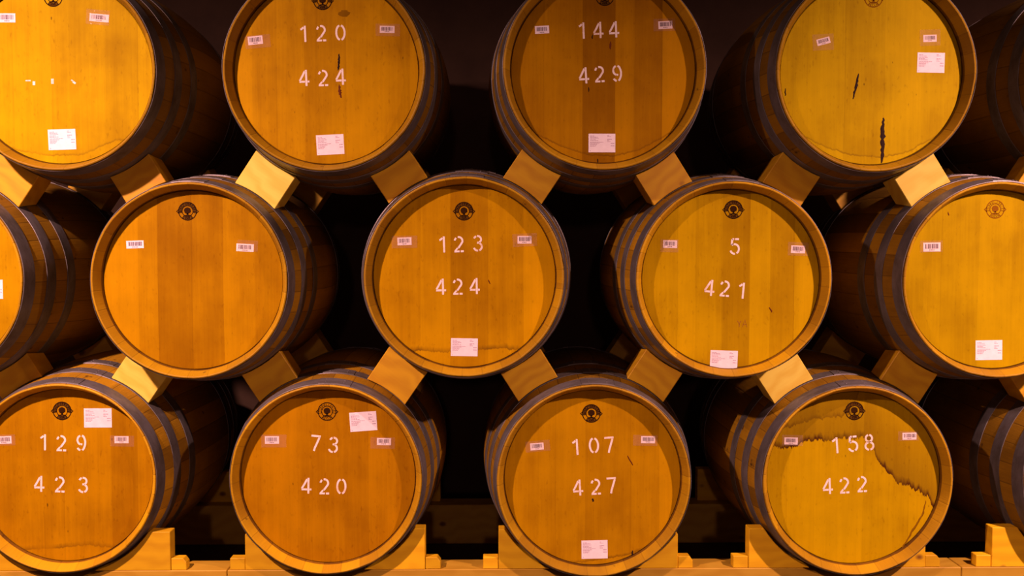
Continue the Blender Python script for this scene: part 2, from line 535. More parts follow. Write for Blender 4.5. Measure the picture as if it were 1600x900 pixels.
def rect(cx, cz, w, h, ang):
    ca, sa = math.cos(ang), math.sin(ang)
    return [(cx + a * ca - b * sa, cz + a * sa + b * ca) for a, b in ((-w / 2, -h / 2), (w / 2, -h / 2), (w / 2, h / 2), (-w / 2, h / 2))]
def sub_rect(cx, cz, ang, u0, v0, u1, v1):
    ca, sa = math.cos(ang), math.sin(ang)
    return [(cx + a * ca - b * sa, cz + a * sa + b * ca) for a, b in ((u0, v0), (u1, v0), (u1, v1), (u0, v1))]

def barcode_mesh(cx, cz, w, h, ang, seed, y):
    rnd = random.Random(seed)
    bm = bmesh.new()
    slab(bm, rect(cx, cz, w, h, ang), y, 0.0005, 0)
    u = -w * .38
    while u < w * .36:
        bw = w * rnd.choice((.018, .030, .045))
        slab(bm, sub_rect(cx, cz, ang, u, -h * .18, u + bw, h * .34), y - 0.0005, 0.0002, 1)
        u += bw + w * rnd.choice((.016, .028, .045))
    for i in range(5):
        a = -w * .16 + i * w * .065
        slab(bm, sub_rect(cx, cz, ang, a, -h * .38, a + w * .035, -h * .28), y - 0.0005, 0.0002, 1)
    return mesh_from_bm('barcode_sticker', bm, [M_PAPER, M_BARS])

def paper_mesh(cx, cz, w, h, ang, seed, y):
    rnd = random.Random(seed)
    bm = bmesh.new()
    slab(bm, rect(cx, cz, w, h, ang), y, 0.0006, 0)
    def line(u0, v, u1, t=.022):
        u = u0
        while u < u1 - .01:
            e = min(u1, u + rnd.uniform(.035, .10))
            slab(bm, sub_rect(cx, cz, ang, u * w, v * h - t * h / 2, e * w, v * h + t * h / 2), y - 0.0006, 0.0002, 1)
            u = e + .012
    v = .38
    for e in (-.28, -.16, -.12, -.22, -.12):
        line(-.44, v, e); v -= .063
    v -= .02
    for e in (.05, -.10, -.18, -.2, -.24):
        line(-.44, v, e); v -= .055
    line(.20, .40, .28); line(.20, .34, .34)
    line(.20, .20, .37, .03); line(.20, .14, .28); line(.20, .08, .32)
    line(.33, -.02, .46, .03); line(.33, -.15, .46, .03)
    line(-.45, -.42, -.42)
    return mesh_from_bm('paper_label', bm, [M_PAPER, M_INK])

def tape_mesh(cx, cz, w, h, ang, seed, y):
    rnd = random.Random(seed)
    bm = bmesh.new()
    nx, nz = 8, 5
    ca, sa = math.cos(ang), math.sin(ang)
    g = []
    for i in range(nx + 1):
        row = []
        for j in range(nz + 1):
            a = (i / nx - .5) * w; b = (j / nz - .5) * h
            edge = i in (0, nx) or j in (0, nz)
            lift = rnd.uniform(0.0009, 0.0018) if edge else rnd.uniform(0.0009, 0.0013)
            a += rnd.uniform(-.0006, .0006) if i in (0, nx) else 0
            row.append(bm.verts.new((cx + a * ca - b * sa, y - lift, cz + a * sa + b * ca)))
        g.append(row)
    for i in range(nx):
        for j in range(nz):
            bm.faces.new((g[i][j], g[i + 1][j], g[i + 1][j + 1], g[i][j + 1]))
    r = bmesh.ops.extrude_face_region(bm, geom=bm.faces[:])
    bmesh.ops.translate(bm, vec=(0, -0.00012, 0), verts=[e for e in r['geom'] if isinstance(e, bmesh.types.BMVert)])
    return mesh_from_bm('clear_tape', bm, [M_TAPE], True)

# letters for the ring of the burnt stamp, taken once from Blender's own built-in font
GLYPHS = {}
def glyph(ch):
    if ch not in GLYPHS:
        cu = bpy.data.curves.new('glyph', 'FONT')
        cu.body = ch; cu.align_x = 'CENTER'; cu.resolution_u = 2
        ob = bpy.data.objects.new('glyph', cu)
        COL.objects.link(ob)
        bpy.context.view_layer.update()
        me = bpy.data.meshes.new_from_object(ob.evaluated_get(bpy.context.evaluated_depsgraph_get()))
        GLYPHS[ch] = ([v.co.copy() for v in me.vertices], [tuple(p.vertices) for p in me.polygons])
        bpy.data.objects.remove(ob); bpy.data.curves.remove(cu); bpy.data.meshes.remove(me)
    return GLYPHS[ch]
def stamp_mesh(cx, cz, s, style, y):
    """round burnt stamp: lettered ring, pointed lugs at its sides and a tree inside; s = outer radius"""
    bm = bmesh.new()
    T = 0.0003
    def ring(r0, r1, a0=0, a1=360, n=40, mi=0, dy=0):
        P0 = arc(0, 0, r0, r0, a0, a1, n); P1 = arc(0, 0, r1, r1, a0, a1, n)
        for i in range(n):
            slab(bm, [(cx + s * p[0], cz + s * p[1]) for p in (P0[i], P1[i], P1[i + 1], P0[i + 1])], y - dy, T, mi)
    ring(0.90, 1.0); ring(0.53, 0.61)
    if style == 'inked':
        ring(0.60, 0.91, -8, 188); ring(0.60, 0.91, 232, 308)
    for sg in (-1, 1):              # lugs
        P = [(sg * .93, .18), (sg * 1.15, -.02), (sg * .93, -.24)]
        ribbon(bm, [(cx + s * a, cz + s * b) for a, b in P], s * .085, y, T)
        for a in (-12, -52):        # bars that close the little windows
            aa = a if sg > 0 else 180 - a
            ribbon(bm, [(cx + s * r * math.cos(math.radians(aa)), cz + s * r * math.sin(math.radians(aa))) for r in (.58, .93)], s * .07, y, T)
    def letters(text, a_mid, span, inward, size):
        n = len(text)
        for i, ch in enumerate(text):
            t = (i / (n - 1) - .5) * span
            ang = math.radians(a_mid - t) if not inward else math.radians(a_mid + t)
            vs, fs = glyph(ch)
            rot = ang - math.pi / 2 if not inward else ang + math.pi / 2
            cr, sr = math.cos(rot), math.sin(rot)
            ox, oz = .755 * math.cos(ang), .755 * math.sin(ang)
            V = []
            for v in vs:
                a, b = v.x * size * 1.05, (v.y - .36) * size
                V.append(bm.verts.new((cx + s * (ox + a * cr - b * sr), y - T - (0.0002 if style == 'inked' else 0.0), cz + s * (oz + a * sr + b * cr))))
            for f in fs:
                try: bm.faces.new([V[i] for i in f]).material_index = 1 if style == 'inked' else 0
                except ValueError: pass
    letters('TONNELLERIE', 90, 172, False, .36)
    letters('ADOUR', 270, 62, True, .36)
    # the tree: crown, trunk and ground
    rnd = random.Random(3)
    crown = [(cx + s * (.36 + rnd.uniform(-.03, .04)) * math.cos(u), cz + s * (.07 + (.34 + rnd.uniform(-.03, .03)) * math.sin(u))) for u in [i * 2 * math.pi / 22 for i in range(22)]]
    slab(bm, crown, y, T)
    slab(bm, [(cx + s * a, cz + s * b) for a, b in ((-.07, -.2), (-.10, -.36), (-.22, -.44), (.22, -.44), (.10, -.36), (.07, -.2))], y, T)
    slab(bm, [(cx + s * a, cz + s * b) for a, b in ((-.34, -.42), (-.24, -.5), (.24, -.5), (.34, -.42), (.2, -.40), (-.2, -.40))], y, T)
    a, b = (M_BURN_PALE, M_BURN_PALE) if style == 'pale' else (M_BURN, M_BURN_LETTER)
    return mesh_from_bm('burnt_stamp', bm, [a, b])

def drip_mesh(path, w, seed, y, mat):
    """a ragged raised streak following a path"""
    rnd = random.Random(seed)
    P = []
    for i in range(len(path) - 1):
        for q in range(6):
            t = q / 6
            P.append((path[i][0] * (1 - t) + path[i + 1][0] * t, path[i][1] * (1 - t) + path[i + 1][1] * t))
    P.append(path[-1])
    bm = bmesh.new()
    n = len(P)
    rows = []
    for i, (a, b) in enumerate(P):
        k = math.sin(math.pi * (i + .35) / (n - .3)) ** .45
        l, r = w * k * rnd.uniform(.3, .75), w * k * rnd.uniform(.3, .75)
        a += rnd.uniform(-.15, .15) * w
        hgt = 0.0012 * k
        rows.append([bm.verts.new((a - l, y, b)), bm.verts.new((a - l * .4, y - hgt, b)), bm.verts.new((a + r * .4, y - hgt, b)), bm.verts.new((a + r, y, b))])
    for i in range(n - 1):
        for j in range(3):
            bm.faces.new((rows[i][j], rows[i][j + 1], rows[i + 1][j + 1], rows[i + 1][j]))
    bm.faces.new(rows[0]); bm.faces.new(rows[-1])
    return mesh_from_bm('dried_drip', bm, [mat], True)

# ------------------------------------------------------------------ the setting
ROW_R = {'T': 157.5, 'M': 154.5, 'B': 150.0}
def row_depth(row): return RH * F_PX / ROW_R[row]
YB = at_depth(900, 750, row_depth('B')).y           # front plane of the bottom row
BEAM_Y0, BEAM_D = YB + 0.052, 0.095
BEAM_TOP = at_plane(900, 889, BEAM_Y0).z
BEAM_H = 0.15
FLOOR_Z = BEAM_TOP - BEAM_H
def box_mesh(name, x0, x1, y0, y1, z0, z1, mat, bev=0.0):
    bm = bmesh.new()
    bmesh.ops.create_cube(bm, size=1.0)
    for v in bm.verts:
        v.co = Vector(((x0 + x1) / 2 + v.co.x * (x1 - x0), (y0 + y1) / 2 + v.co.y * (y1 - y0), (z0 + z1) / 2 + v.co.z * (z1 - z0)))
    if bev: bmesh.ops.bevel(bm, geom=bm.edges[:], offset=bev, segments=2, affect='EDGES', profile=.6)
    return mesh_from_bm(name, bm, [mat])
WALL_Y = YB + 1.38
tag(link('floor', box_mesh('floor', -6, 6, -5.0, WALL_Y, FLOOR_Z - 0.1, FLOOR_Z, M_FLOOR)), kind='structure')
tag(link('wall_back', box_mesh('wall_back', -6, 6, WALL_Y, WALL_Y + 0.12, FLOOR_Z - 0.1, 3.4, M_WALL)), kind='structure')

# ------------------------------------------------------------------ the barrels
B = {}      # key -> barrel record
SPEC = [
 dict(k='T0', c=(85, 109), r=156.5, tint=(0.540, 0.375, 0.0006), ref='the white-flecked barrel',
      label='oak barrel with three small white flecks across its head, left end of the top row',
      planks=[(None, 1.0), (20, 1.02), (80, .97), (163, .93), (215, 1.0)],
      stamp=(83, -4, 'inked'), bars=[(11, 28, 0, 26, 14), (155, 28, -5, 30, 12)], tapes=[None, (153, 27, -5, 36, 23)],
      papers=[(97, 218, 2, 43, 32)],
      stains=[([(0, 226), (30, 237), (80, 244), (130, 243), (180, 220)], .008, .65, .14, .016)],
      flecks=[(44, 126, 8, 2, 0), (53, 130, 4, 6, 0), (82, 127, 4, 8, 0), (113, 126, 4, 2, -35), (116, 129, 5, 3, -35)], drips=[]),
 dict(k='T1', c=(506, 108), r=158, tint=(0.500, 0.280, 0.0006), ref='barrel 120',
      label='oak barrel stencilled 120 over 424 with a short black streak beside the last digits',
      planks=[(None, 1.0), (393, .94), (432, .98), (475, .93), (540, .97), (596, .95), (640, 1.0)],
      stamp=(504, 1, 'inked'), rows=[[('1', 474, 53), ('2', 502, 52), ('0', 532, 51)], [('4', 475, 122), ('2', 505, 122), ('4', 532, 120)]],
      bars=[(399, 63, 6, 23, 13), (605, 46, -1, 23, 11)], tapes=[(403, 65, 5, 39, 20), (606, 47, -1, 38, 19)],
      papers=[(516, 226, 3, 43, 31)], stains=[],
      drips=[([(530, 84), (529, 97), (528.5, 110)], 3.2, 'd'), ([(530, 132), (531, 143), (533, 153)], 4, 'r'), ([(449, 246), (455, 253)], 7, 'd'), ([(538, 16), (538, 26)], 17, 's')]),
 dict(k='T2', c=(945, 106), r=158.5, tint=(0.420, 0.218, 0.0006), ref='barrel 144',
      label='oak barrel stencilled 144 over 429 with one darker brown board down the middle',
      planks=[(None, .93), (850, .96), (910, .82), (961, .98), (990, .90), (1034, 1.08)],
      stamp=(945, -5.5, 'inked'), rows=[[('1', 909, 48), ('4', 934.6, 47), ('4', 959, 46)], [('4', 912, 118), ('2', 936.7, 116), ('9', 964.6, 114.6)]],
      bars=[(847, 46.5, 3, 22, 12), (1039.6, 39, 3, 22, 12)], tapes=[None, (1038, 39, 2, 34, 19)],
      papers=[(940.5, 223.5, 0, 42, 29)],
      stains=[([(840, 212), (880, 231), (920, 243), (960, 245), (1000, 235), (1050, 208)], .007, .7, .12, .014)],
      drips=[([(954, 65), (953.5, 77)], 3, 'r'), ([(926, 54), (925, 61)], 2, 'd'), ([(920, 136), (920, 144)], 1.6, 'd'), ([(934, 248), (934, 254)], 2, 'd')]),
 dict(k='T3', c=(1370, 110), r=157, tint=(0.500, 0.362, 0.0006), ref='the black-streaked barrel',
      label='oak barrel with two black drip streaks and a paper label high on its head',
      planks=[(None, .97), (1262, 1.0), (1320, .96), (1382, 1.02), (1440, .98)],
      stamp=(1365, -3, 'pale'), bars=[(1286.6, 64.5, 15, 21, 10), (1453, 60, 2, 21, 11)], tapes=[(1286, 66, 3, 33, 25), (1453, 59, 2, 32, 25)],
      papers=[(1454.5, 98, -1, 43, 31)],
      stains=[([(1250, 212), (1290, 231), (1330, 243), (1380, 247), (1420, 238), (1480, 204)], .007, .65, .14, .016)],
      drips=[([(1342, 115), (1338, 133), (1333, 155)], 4, 'd'), ([(1380, 184), (1379, 205), (1380, 230), (1378, 255)], 6.5, 'd'), ([(1227, 138), (1227, 150)], 2, 'd')]),
 dict(k='T4', c=(1790, 109), r=157, tint=(0.460, 0.322, 0.0006), ref='the dark top-right barrel',
      label='dark shadowed oak barrel showing only its curved side, right end of the top row',
      planks=[(None, 1.0), (1700, .95), (1770, 1.0), (1850, .95)], stains=[], bars=[], tapes=[], papers=[], drips=[]),
 dict(k='M0', c=(-122, 438), r=156, tint=(0.460, 0.276, 0.0006), ref='the left-edge barrel',
      label='oak barrel mostly cut off by the left edge, showing a sliver of head, middle row',
      planks=[(None, 1.0), (-180, .95), (-100, 1.0), (-30, .97)], stains=[], bars=[], tapes=[],
      papers=[(-17, 452, 0, 43, 30)], drips=[]),
 dict(k='M1', c=(295, 439), r=153.5, tint=(0.460, 0.248, 0.0006), ref='the blank-headed barrel',
      label='oak barrel with a plain head, a dark stamp, two barcodes and no painted number',
      planks=[(None, 1.02), (216, .96), (246, .84), (300, .88), (349, .97), (400, .95)],
      stamp=(293, 330, 'inked'), bars=[(211, 382, 2, 27, 12), (383, 387, -3, 27, 12)], tapes=[None, (387, 384, -3, 32, 17)],
      papers=[], stains=[], drips=[]),
 dict(k='M2', c=(725, 433), r=156.5, tint=(0.520, 0.290, 0.0006), ref='barrel 123',
      label='oak barrel stencilled 123 over 424, in the centre of the stack',
      planks=[(None, .97), (625, .94), (656, 1.0), (703, .90), (762, .96), (817, 1.05)],
      stamp=(725, 330, 'inked'), rows=[[('1', 691, 382), ('2', 717, 381.6), ('3', 746.6, 380)], [('4', 688.6, 448), ('2', 715.4, 448), ('4', 741.4, 447)]],
      bars=[(632, 377, 2, 22, 12), (819.6, 374.6, 0, 22, 12)], tapes=[(632, 378, 1, 40, 19), (820, 375, 3, 38, 20)],
      papers=[(725.5, 542.5, -1, 42, 28)],
      stains=[([(600, 552), (660, 548), (700, 552), (740, 548), (790, 545), (840, 552)], .016, .8, .0, .022)],
      drips=[([(763, 437), (766, 444)], 2, 'r')]),
 dict(k='M3', c=(1147, 437), r=153, tint=(0.500, 0.330, 0.0006), ref='barrel 5',
      label='oak barrel stencilled with a single 5 over 421',
      planks=[(None, .98), (1058, 1.03), (1086, .97), (1128, .90), (1171, 1.02), (1203, .93), (1240, 1.0)],
      stamp=(1146, 327.5, 'inked'), rows=[[('5', 1148, 385)], [('4', 1108.4, 449.6), ('2', 1132.6, 451), ('1', 1158.6, 454)]],
      bars=[(1047, 381.5, -1, 22, 12), (1247, 389.6, -2, 22, 12)], tapes=[(1046, 384, -1, 28, 20), (1247, 389, -2, 32, 21)],
      papers=[(1131, 562, -2, 43, 29)], stains=[], drips=[([(1202, 480), (1206, 488)], 2.4, 'r')], pencil=True),
 dict(k='M4', c=(1564, 438), r=153, tint=(0.420, 0.294, 0.0006), ref='the right-edge barrel',
      label='oak barrel cut off by the right edge, with pale stamp, barcode and paper label',
      planks=[(None, 1.0), (1470, .97), (1528, 1.02), (1580, .98), (1640, 1.0)],
      stamp=(1555, 327, 'pale'), bars=[(1456, 386, 1, 27, 14)], tapes=[(1455, 385, 1, 35, 18)],
      papers=[(1545, 547, 1, 42, 31)], stains=[], drips=[([(1481, 331), (1482, 337)], 2, 'r')]),
 dict(k='B0', c=(93, 748), r=149, tint=(0.470, 0.242, 0.0006), ref='barrel 129',
      label='oak barrel stencilled 129 over 423 with a paper label right of its stamp',
      planks=[(None, 1.0), (10, .96), (68, .94), (100, .98), (173, .90), (215, .95)],
      stamp=(97, 642, 'inked'), rows=[[('1', 67.6, 691), ('2', 96, 692.6), ('9', 127.4, 692)], [('4', 61, 756), ('2', 93.6, 757), ('3', 130, 757.6)]],
      bars=[(6, 687.5, 2, 24, 12), (190, 687, 0, 22, 11)], tapes=[(8, 687.5, 1, 32, 17), (191, 689, -1, 37, 17)],
      papers=[(153, 653, 0, 43, 30)],
      stains=[([(-20, 862), (40, 860), (90, 857), (140, 852), (200, 860)], .016, .6, .0, .018)], drips=[]),
 dict(k='B1', c=(509, 750), r=149.5, tint=(0.430, 0.208, 0.0006), ref='barrel 73',
      label='oak barrel stencilled 73 over 420 with a tilted paper label',
      planks=[(None, .98), (410, 1.0), (464, .95), (530, .93), (575, .98), (620, .95)],
      stamp=(511, 643, 'line'), rows=[[('7', 493, 692.4), ('3', 521, 695)], [('4', 478.4, 759), ('2', 507, 760), ('0', 533.4, 760)]],
      bars=[(425, 687.5, 0, 22, 12), (600, 690, -1, 22, 11)], tapes=[(428, 689, 0, 39, 20), (598, 692, -1, 38, 18)],
      papers=[(567.6, 658.5, 4, 42, 30)], stains=[], drips=[([(569, 881), (573, 886)], 6, 'd')]),
 dict(k='B2', c=(928, 752), r=151.5, tint=(0.460, 0.248, 0.0006), ref='barrel 107',
      label='oak barrel stencilled 107 over 427 with a paper label low on its head',
      planks=[(None, .97), (868, 1.0), (914, .95), (985, .97), (1029, 1.06)],
      stamp=(924, 646, 'inked'), rows=[[('1', 899, 698.6), ('0', 928, 696), ('7', 952, 695)], [('4', 902.6, 762), ('2', 931, 760.6), ('7', 955.6, 758.4)]],
      bars=[(839, 697.6, 4, 21, 11), (1012.6, 687, -1, 22, 11)], tapes=[(840, 697, 5, 38, 17), (1008, 688, -1, 38, 17)],
      papers=[(929, 858.5, 1, 41, 29)],
      stains=[([(780, 905), (900, 880), (930, 876), (980, 868), (1030, 850), (1075, 822)], .010, .8, .05, .016)],
      drips=[([(980, 712), (989, 727)], 2, 'r'), ([(926, 779), (926.5, 784)], 3, 'd'), ([(988, 860), (988, 872)], 3, 'd')]),
 dict(k='B3', c=(1341, 752), r=149, tint=(0.480, 0.322, 0.0006), ref='barrel 158',
      label='oak barrel stencilled 158 over 422 with a ragged dark water stain',
      planks=[(None, .98), (1229, 1.0), (1272, 1.03), (1348, .97), (1420, 1.0)],
      stamp=(1335, 642, 'inked'), rows=[[('1', 1305, 696), ('5', 1332.6, 693.4), ('8', 1358, 691)], [('4', 1293, 759.6), ('2', 1319.4, 758.6), ('2', 1347, 756.6)]],
      bars=[(1236, 689, -1, 21, 11), (1421, 681.5, 1, 22, 11)], tapes=[(1238, 688, -1, 32, 17), (1419, 681, 1, 32, 15)], papers=[],
      stains=[([(1190, 700), (1225, 700), (1248, 697), (1256, 688), (1300, 687), (1350, 684), (1362, 693), (1372, 720), (1385, 735), (1400, 751), (1425, 762), (1450, 778), (1462, 800), (1475, 840)], .022, .75, .60, .06),
              ([(1190, 670), (1235, 668), (1260, 658), (1300, 652), (1330, 648), (1345, 560), (1480, 560)], .014, .55, .30, .045)],
      drips=[([(1447, 782), (1441, 805), (1424, 832), (1406, 862)], 3.5, 's')]),
 dict(k='B4', c=(1750, 750), r=150, tint=(0.460, 0.322, 0.0006), ref='the bottom-right barrel',
      label='oak barrel showing only its banded curved side, right end of the bottom row',
      planks=[(None, 1.0), (1700, .95), (1770, 1.0)], stains=[], bars=[], tapes=[], papers=[], drips=[]),
]

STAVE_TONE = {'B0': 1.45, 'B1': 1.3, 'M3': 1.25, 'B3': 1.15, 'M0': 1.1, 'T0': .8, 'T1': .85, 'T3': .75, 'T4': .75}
def build_barrel(s, idx):
    row = s['k'][0]
    ctr = at_depth(s['c'][0], s['c'][1], row_depth(row))     # axis at the front face
    sc = s['r'] / ROW_R[row]
    s['ctr'], s['sc'] = ctr, sc
    root = empty('oak_barrel', ctr + Vector((0, BL / 2 * sc, -RB * sc)))
    root.scale = (sc, sc, sc)
    tag(root, s['label'], 'barrel', 'oak wine barrels in the stack')
    off = Vector((0, -BL / 2, RB))
    rnd = random.Random(idx * 17 + 3)
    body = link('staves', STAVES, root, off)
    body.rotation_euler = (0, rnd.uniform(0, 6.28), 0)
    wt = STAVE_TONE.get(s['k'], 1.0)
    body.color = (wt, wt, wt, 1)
    for i in range(3):
        h = link('hoop', HOOPS[idx % 3][i], root, off)
        h.rotation_euler = (0, math.radians(rnd.uniform(-4, 4)), 0)
    for m in HOOPS_BACK:
        h = link('hoop', m, root, off)
        h.rotation_euler = (0, math.radians(rnd.uniform(-4, 4)), 0)
    plane = ctr.y + HEAD_Y * sc
    def hp(px, py):                                           # photo pixel -> head coordinates
        p = at_plane(px, py, plane)
        return ((p.x - ctr.x) / sc, (p.z - ctr.z) / sc)
    u = 1.0 / F_PX * (row_depth(row) + HEAD_Y) / sc           # metres per pixel on the head
    planks = [(-0.28, s['planks'][0][1])] + [(hp(a, s['c'][1])[0], t) for a, t in s['planks'][1:]]
    stains = [([hp(*p) for p in pts], w, l, f, rg) for pts, w, l, f, rg in s['stains']]
    hm = HEAD_FRONT.copy()
    hm.materials.append(head_material('barrel_head_oak', s['tint'], planks, stains, idx + 1.0))
    head = link('head', hm, root, off)
    bk = link('head', HEAD_BACK, root, off)
    if not bk.data.materials: bk.data.materials.append(M_STAVE)
    y = HEAD_Y
    if 'stamp' in s:
        a, b = hp(s['stamp'][0], s['stamp'][1])
        link('burnt_stamp', stamp_mesh(a, b, 14.6 * u, s['stamp'][2], y), head)
    for r in s.get('rows', []):
        it = [(ch,) + hp(a, b) for ch, a, b in r]
        ang = math.atan2(it[-1][2] - it[0][2], it[-1][1] - it[0][1]) if len(it) > 1 else 0.0
        for ch, a, b in it:
            link('stencilled_digit', digit_mesh(ch, a, b, ang, 25.0 * u, y), head)
    for n, bc in enumerate(s['bars']):
        a, b = hp(bc[0], bc[1])
        link('barcode_sticker', barcode_mesh(a, b, bc[3] * u, bc[4] * u, math.radians(bc[2]), idx * 9 + n, y), head)
        tp = s['tapes'][n]
        if tp:
            a, b = hp(tp[0], tp[1])
            link('clear_tape', tape_mesh(a, b, tp[3] * u, tp[4] * u, math.radians(tp[2]), idx * 7 + n, y), head)
    for n, pl in enumerate(s['papers']):
        a, b = hp(pl[0], pl[1])
        link('paper_label', paper_mesh(a, b, pl[3] * u, pl[4] * u, math.radians(pl[2]), idx * 5 + n, y), head)
    for n, (pts, w, kind) in enumerate(s['drips']):
        link('dried_drip', drip_mesh([hp(*p) for p in pts], w * u, idx * 3 + n, y, {'d': M_DRIP, 'r': M_RESIN, 's': M_SEEP}[kind]), head)
    if 'flecks' in s:
        for (px, py, w, h, an) in s['flecks']:
            bm = bmesh.new()
            a, b = hp(px, py)
            slab(bm, rect(a, b, w * u, h * u, math.radians(an)), y, 0.0004)
            link('paint_fleck', mesh_from_bm('paint_fleck', bm, [M_PAINT]), head)
    if s.get('pencil'):
        bm = bmesh.new()
        for pth in ([(1152, 501), (1155, 506), (1158, 501)], [(1155, 506), (1155, 511)],
                    [(1160, 511), (1164, 500), (1167, 511)], [(1161.5, 507), (1166, 507)]):
            ribbon(bm, [hp(*p) for p in pth], 1.0 * u, y, 0.0002)
        link('pencil_mark', mesh_from_bm('pencil_mark', bm, [M_PENCIL]), head)
    B[s['k']] = s
for i, s in enumerate(SPEC): build_barrel(s, i)

# ------------------------------------------------------------------ chocks between the rows
def chock_mesh(lo, up, y0, y1, w, off, L, mat):
    """block whose two faces are hollowed to fit the barrel below and the barrel above.
    local X = along the block, local Z = from the lower axis to the upper one, origin half way between the axes"""
    bm = bmesh.new()
    N, S = 10, 4
    secs = []
    for q in range(S + 1):
        y = y0 + (y1 - y0) * q / S
        rl = body_r((y - lo['ctr'].y) / lo['sc']) * lo['sc'] + 0.0040
        ru = body_r((y - up['ctr'].y) / up['sc']) * up['sc'] + 0.0040
        low, upp = [], []
        for i in range(N + 1):
            t = off + (i / N - .5) * w
            low.append(bm.verts.new((t, y, -L / 2 + math.sqrt(rl * rl - t * t))))
            upp.append(bm.verts.new((t, y, L / 2 - math.sqrt(ru * ru - t * t))))
        secs.append((low, upp))
    for q in range(S):
        (l0, u0), (l1, u1) = secs[q], secs[q + 1]
        for i in range(N):
            bm.faces.new((l0[i], l0[i + 1], l1[i + 1], l1[i]))
            bm.faces.new((u0[i], u1[i], u1[i + 1], u0[i + 1]))
        bm.faces.new((l0[0], l1[0], u1[0], u0[0]))
        bm.faces.new((l0[N], u0[N], u1[N], l1[N]))
    for (l, u_) in (secs[0], secs[-1]):
        for i in range(N):
            bm.faces.new((l[i], l[i + 1], u_[i + 1], u_[i]))
    bmesh.ops.recalc_face_normals(bm, faces=bm.faces[:])
    ed = [e for e in bm.edges if len(e.link_faces) == 2 and e.link_faces[0].normal.angle(e.link_faces[1].normal) > 1.0]
    bmesh.ops.bevel(bm, geom=ed, offset=0.0018, segments=1, affect='EDGES')
    return mesh_from_bm('wooden_chock', bm, [mat])

PAIRS = [('M0', 'T0'), ('M1', 'T0'), ('M1', 'T1'), ('M2', 'T1'), ('M2', 'T2'), ('M3', 'T2'), ('M3', 'T3'), ('M4', 'T3'), ('M4', 'T4'),
         ('B0', 'M0'), ('B0', 'M1'), ('B1', 'M1'), ('B1', 'M2'), ('B2', 'M2'), ('B2', 'M3'), ('B3', 'M3'), ('B3', 'M4'), ('B4', 'M4')]
PALE = {('M4', 'T3'), ('B0', 'M1'), ('B3', 'M3'), ('M1', 'T1')}
CHOCK_OFF = {}      # (lower, upper): shift along the block, metres
REAR_SEEN = set(PAIRS)
for n, (lk, uk) in enumerate(PAIRS):
    lo, up = B[lk], B[uk]
    a, b = lo['ctr'], up['ctr']
    dx, dz = b.x - a.x, b.z - a.z
    L = math.hypot(dx, dz)
    yf = max(a.y, b.y)
    rnd = random.Random(n * 13 + 1)
    for rear in (False, True):
        if rear and (lk, uk) not in REAR_SEEN: continue
        w = 0.140 + rnd.uniform(-.006, .006)
        d0 = 0.108 + rnd.uniform(-.006, .008)
        y0, y1 = yf + d0, yf + d0 + 0.10
        if rear: y0, y1 = yf + BL - d0 - 0.13, yf + BL - d0 - 0.03
        o = link('wooden_chock', chock_mesh(lo, up, y0, y1, w, CHOCK_OFF.get((lk, uk), 0.0), L,
                                          M_CHOCK_PALE if (lk, uk) in PALE and not rear else M_CHOCK),
                 None, Vector(((a.x + b.x) / 2, 0, (a.z + b.z) / 2)))
        o.rotation_euler = (0, math.atan2(dx, dz), 0)
        if rear: tag(o, 'shadowed rear chock between %s and %s' % (up['ref'], lo['ref']), 'wooden block', 'chocks at the back of the stack')
        else: tag(o, 'pine chock between %s above and %s' % (up['ref'], lo['ref']), 'wooden block', 'pine chocks between the barrel rows')

# ------------------------------------------------------------------ cradles, cleats and beams under the bottom row
CR_D = 0.045
def prism(name, pts, y0, y1, mat, bev=0.0015):
    """outline in x-z pushed along y"""
    bm = bmesh.new()
    f = bm.faces.new([bm.verts.new((x, y0, z)) for x, z in pts])
    r = bmesh.ops.extrude_face_region(bm, geom=[f])
    bmesh.ops.translate(bm, vec=(0, y1 - y0, 0), verts=[e for e in r['geom'] if isinstance(e, bmesh.types.BMVert)])
    bmesh.ops.recalc_face_normals(bm, faces=bm.faces[:])
    ed = [e for e in bm.edges if len(e.link_faces) == 2 and e.link_faces[0].normal.angle(e.link_faces[1].normal) > 0.6]
    if bev: bmesh.ops.bevel(bm, geom=ed, offset=bev, segments=1, affect='EDGES')
    return mesh_from_bm(name, bm, [mat])

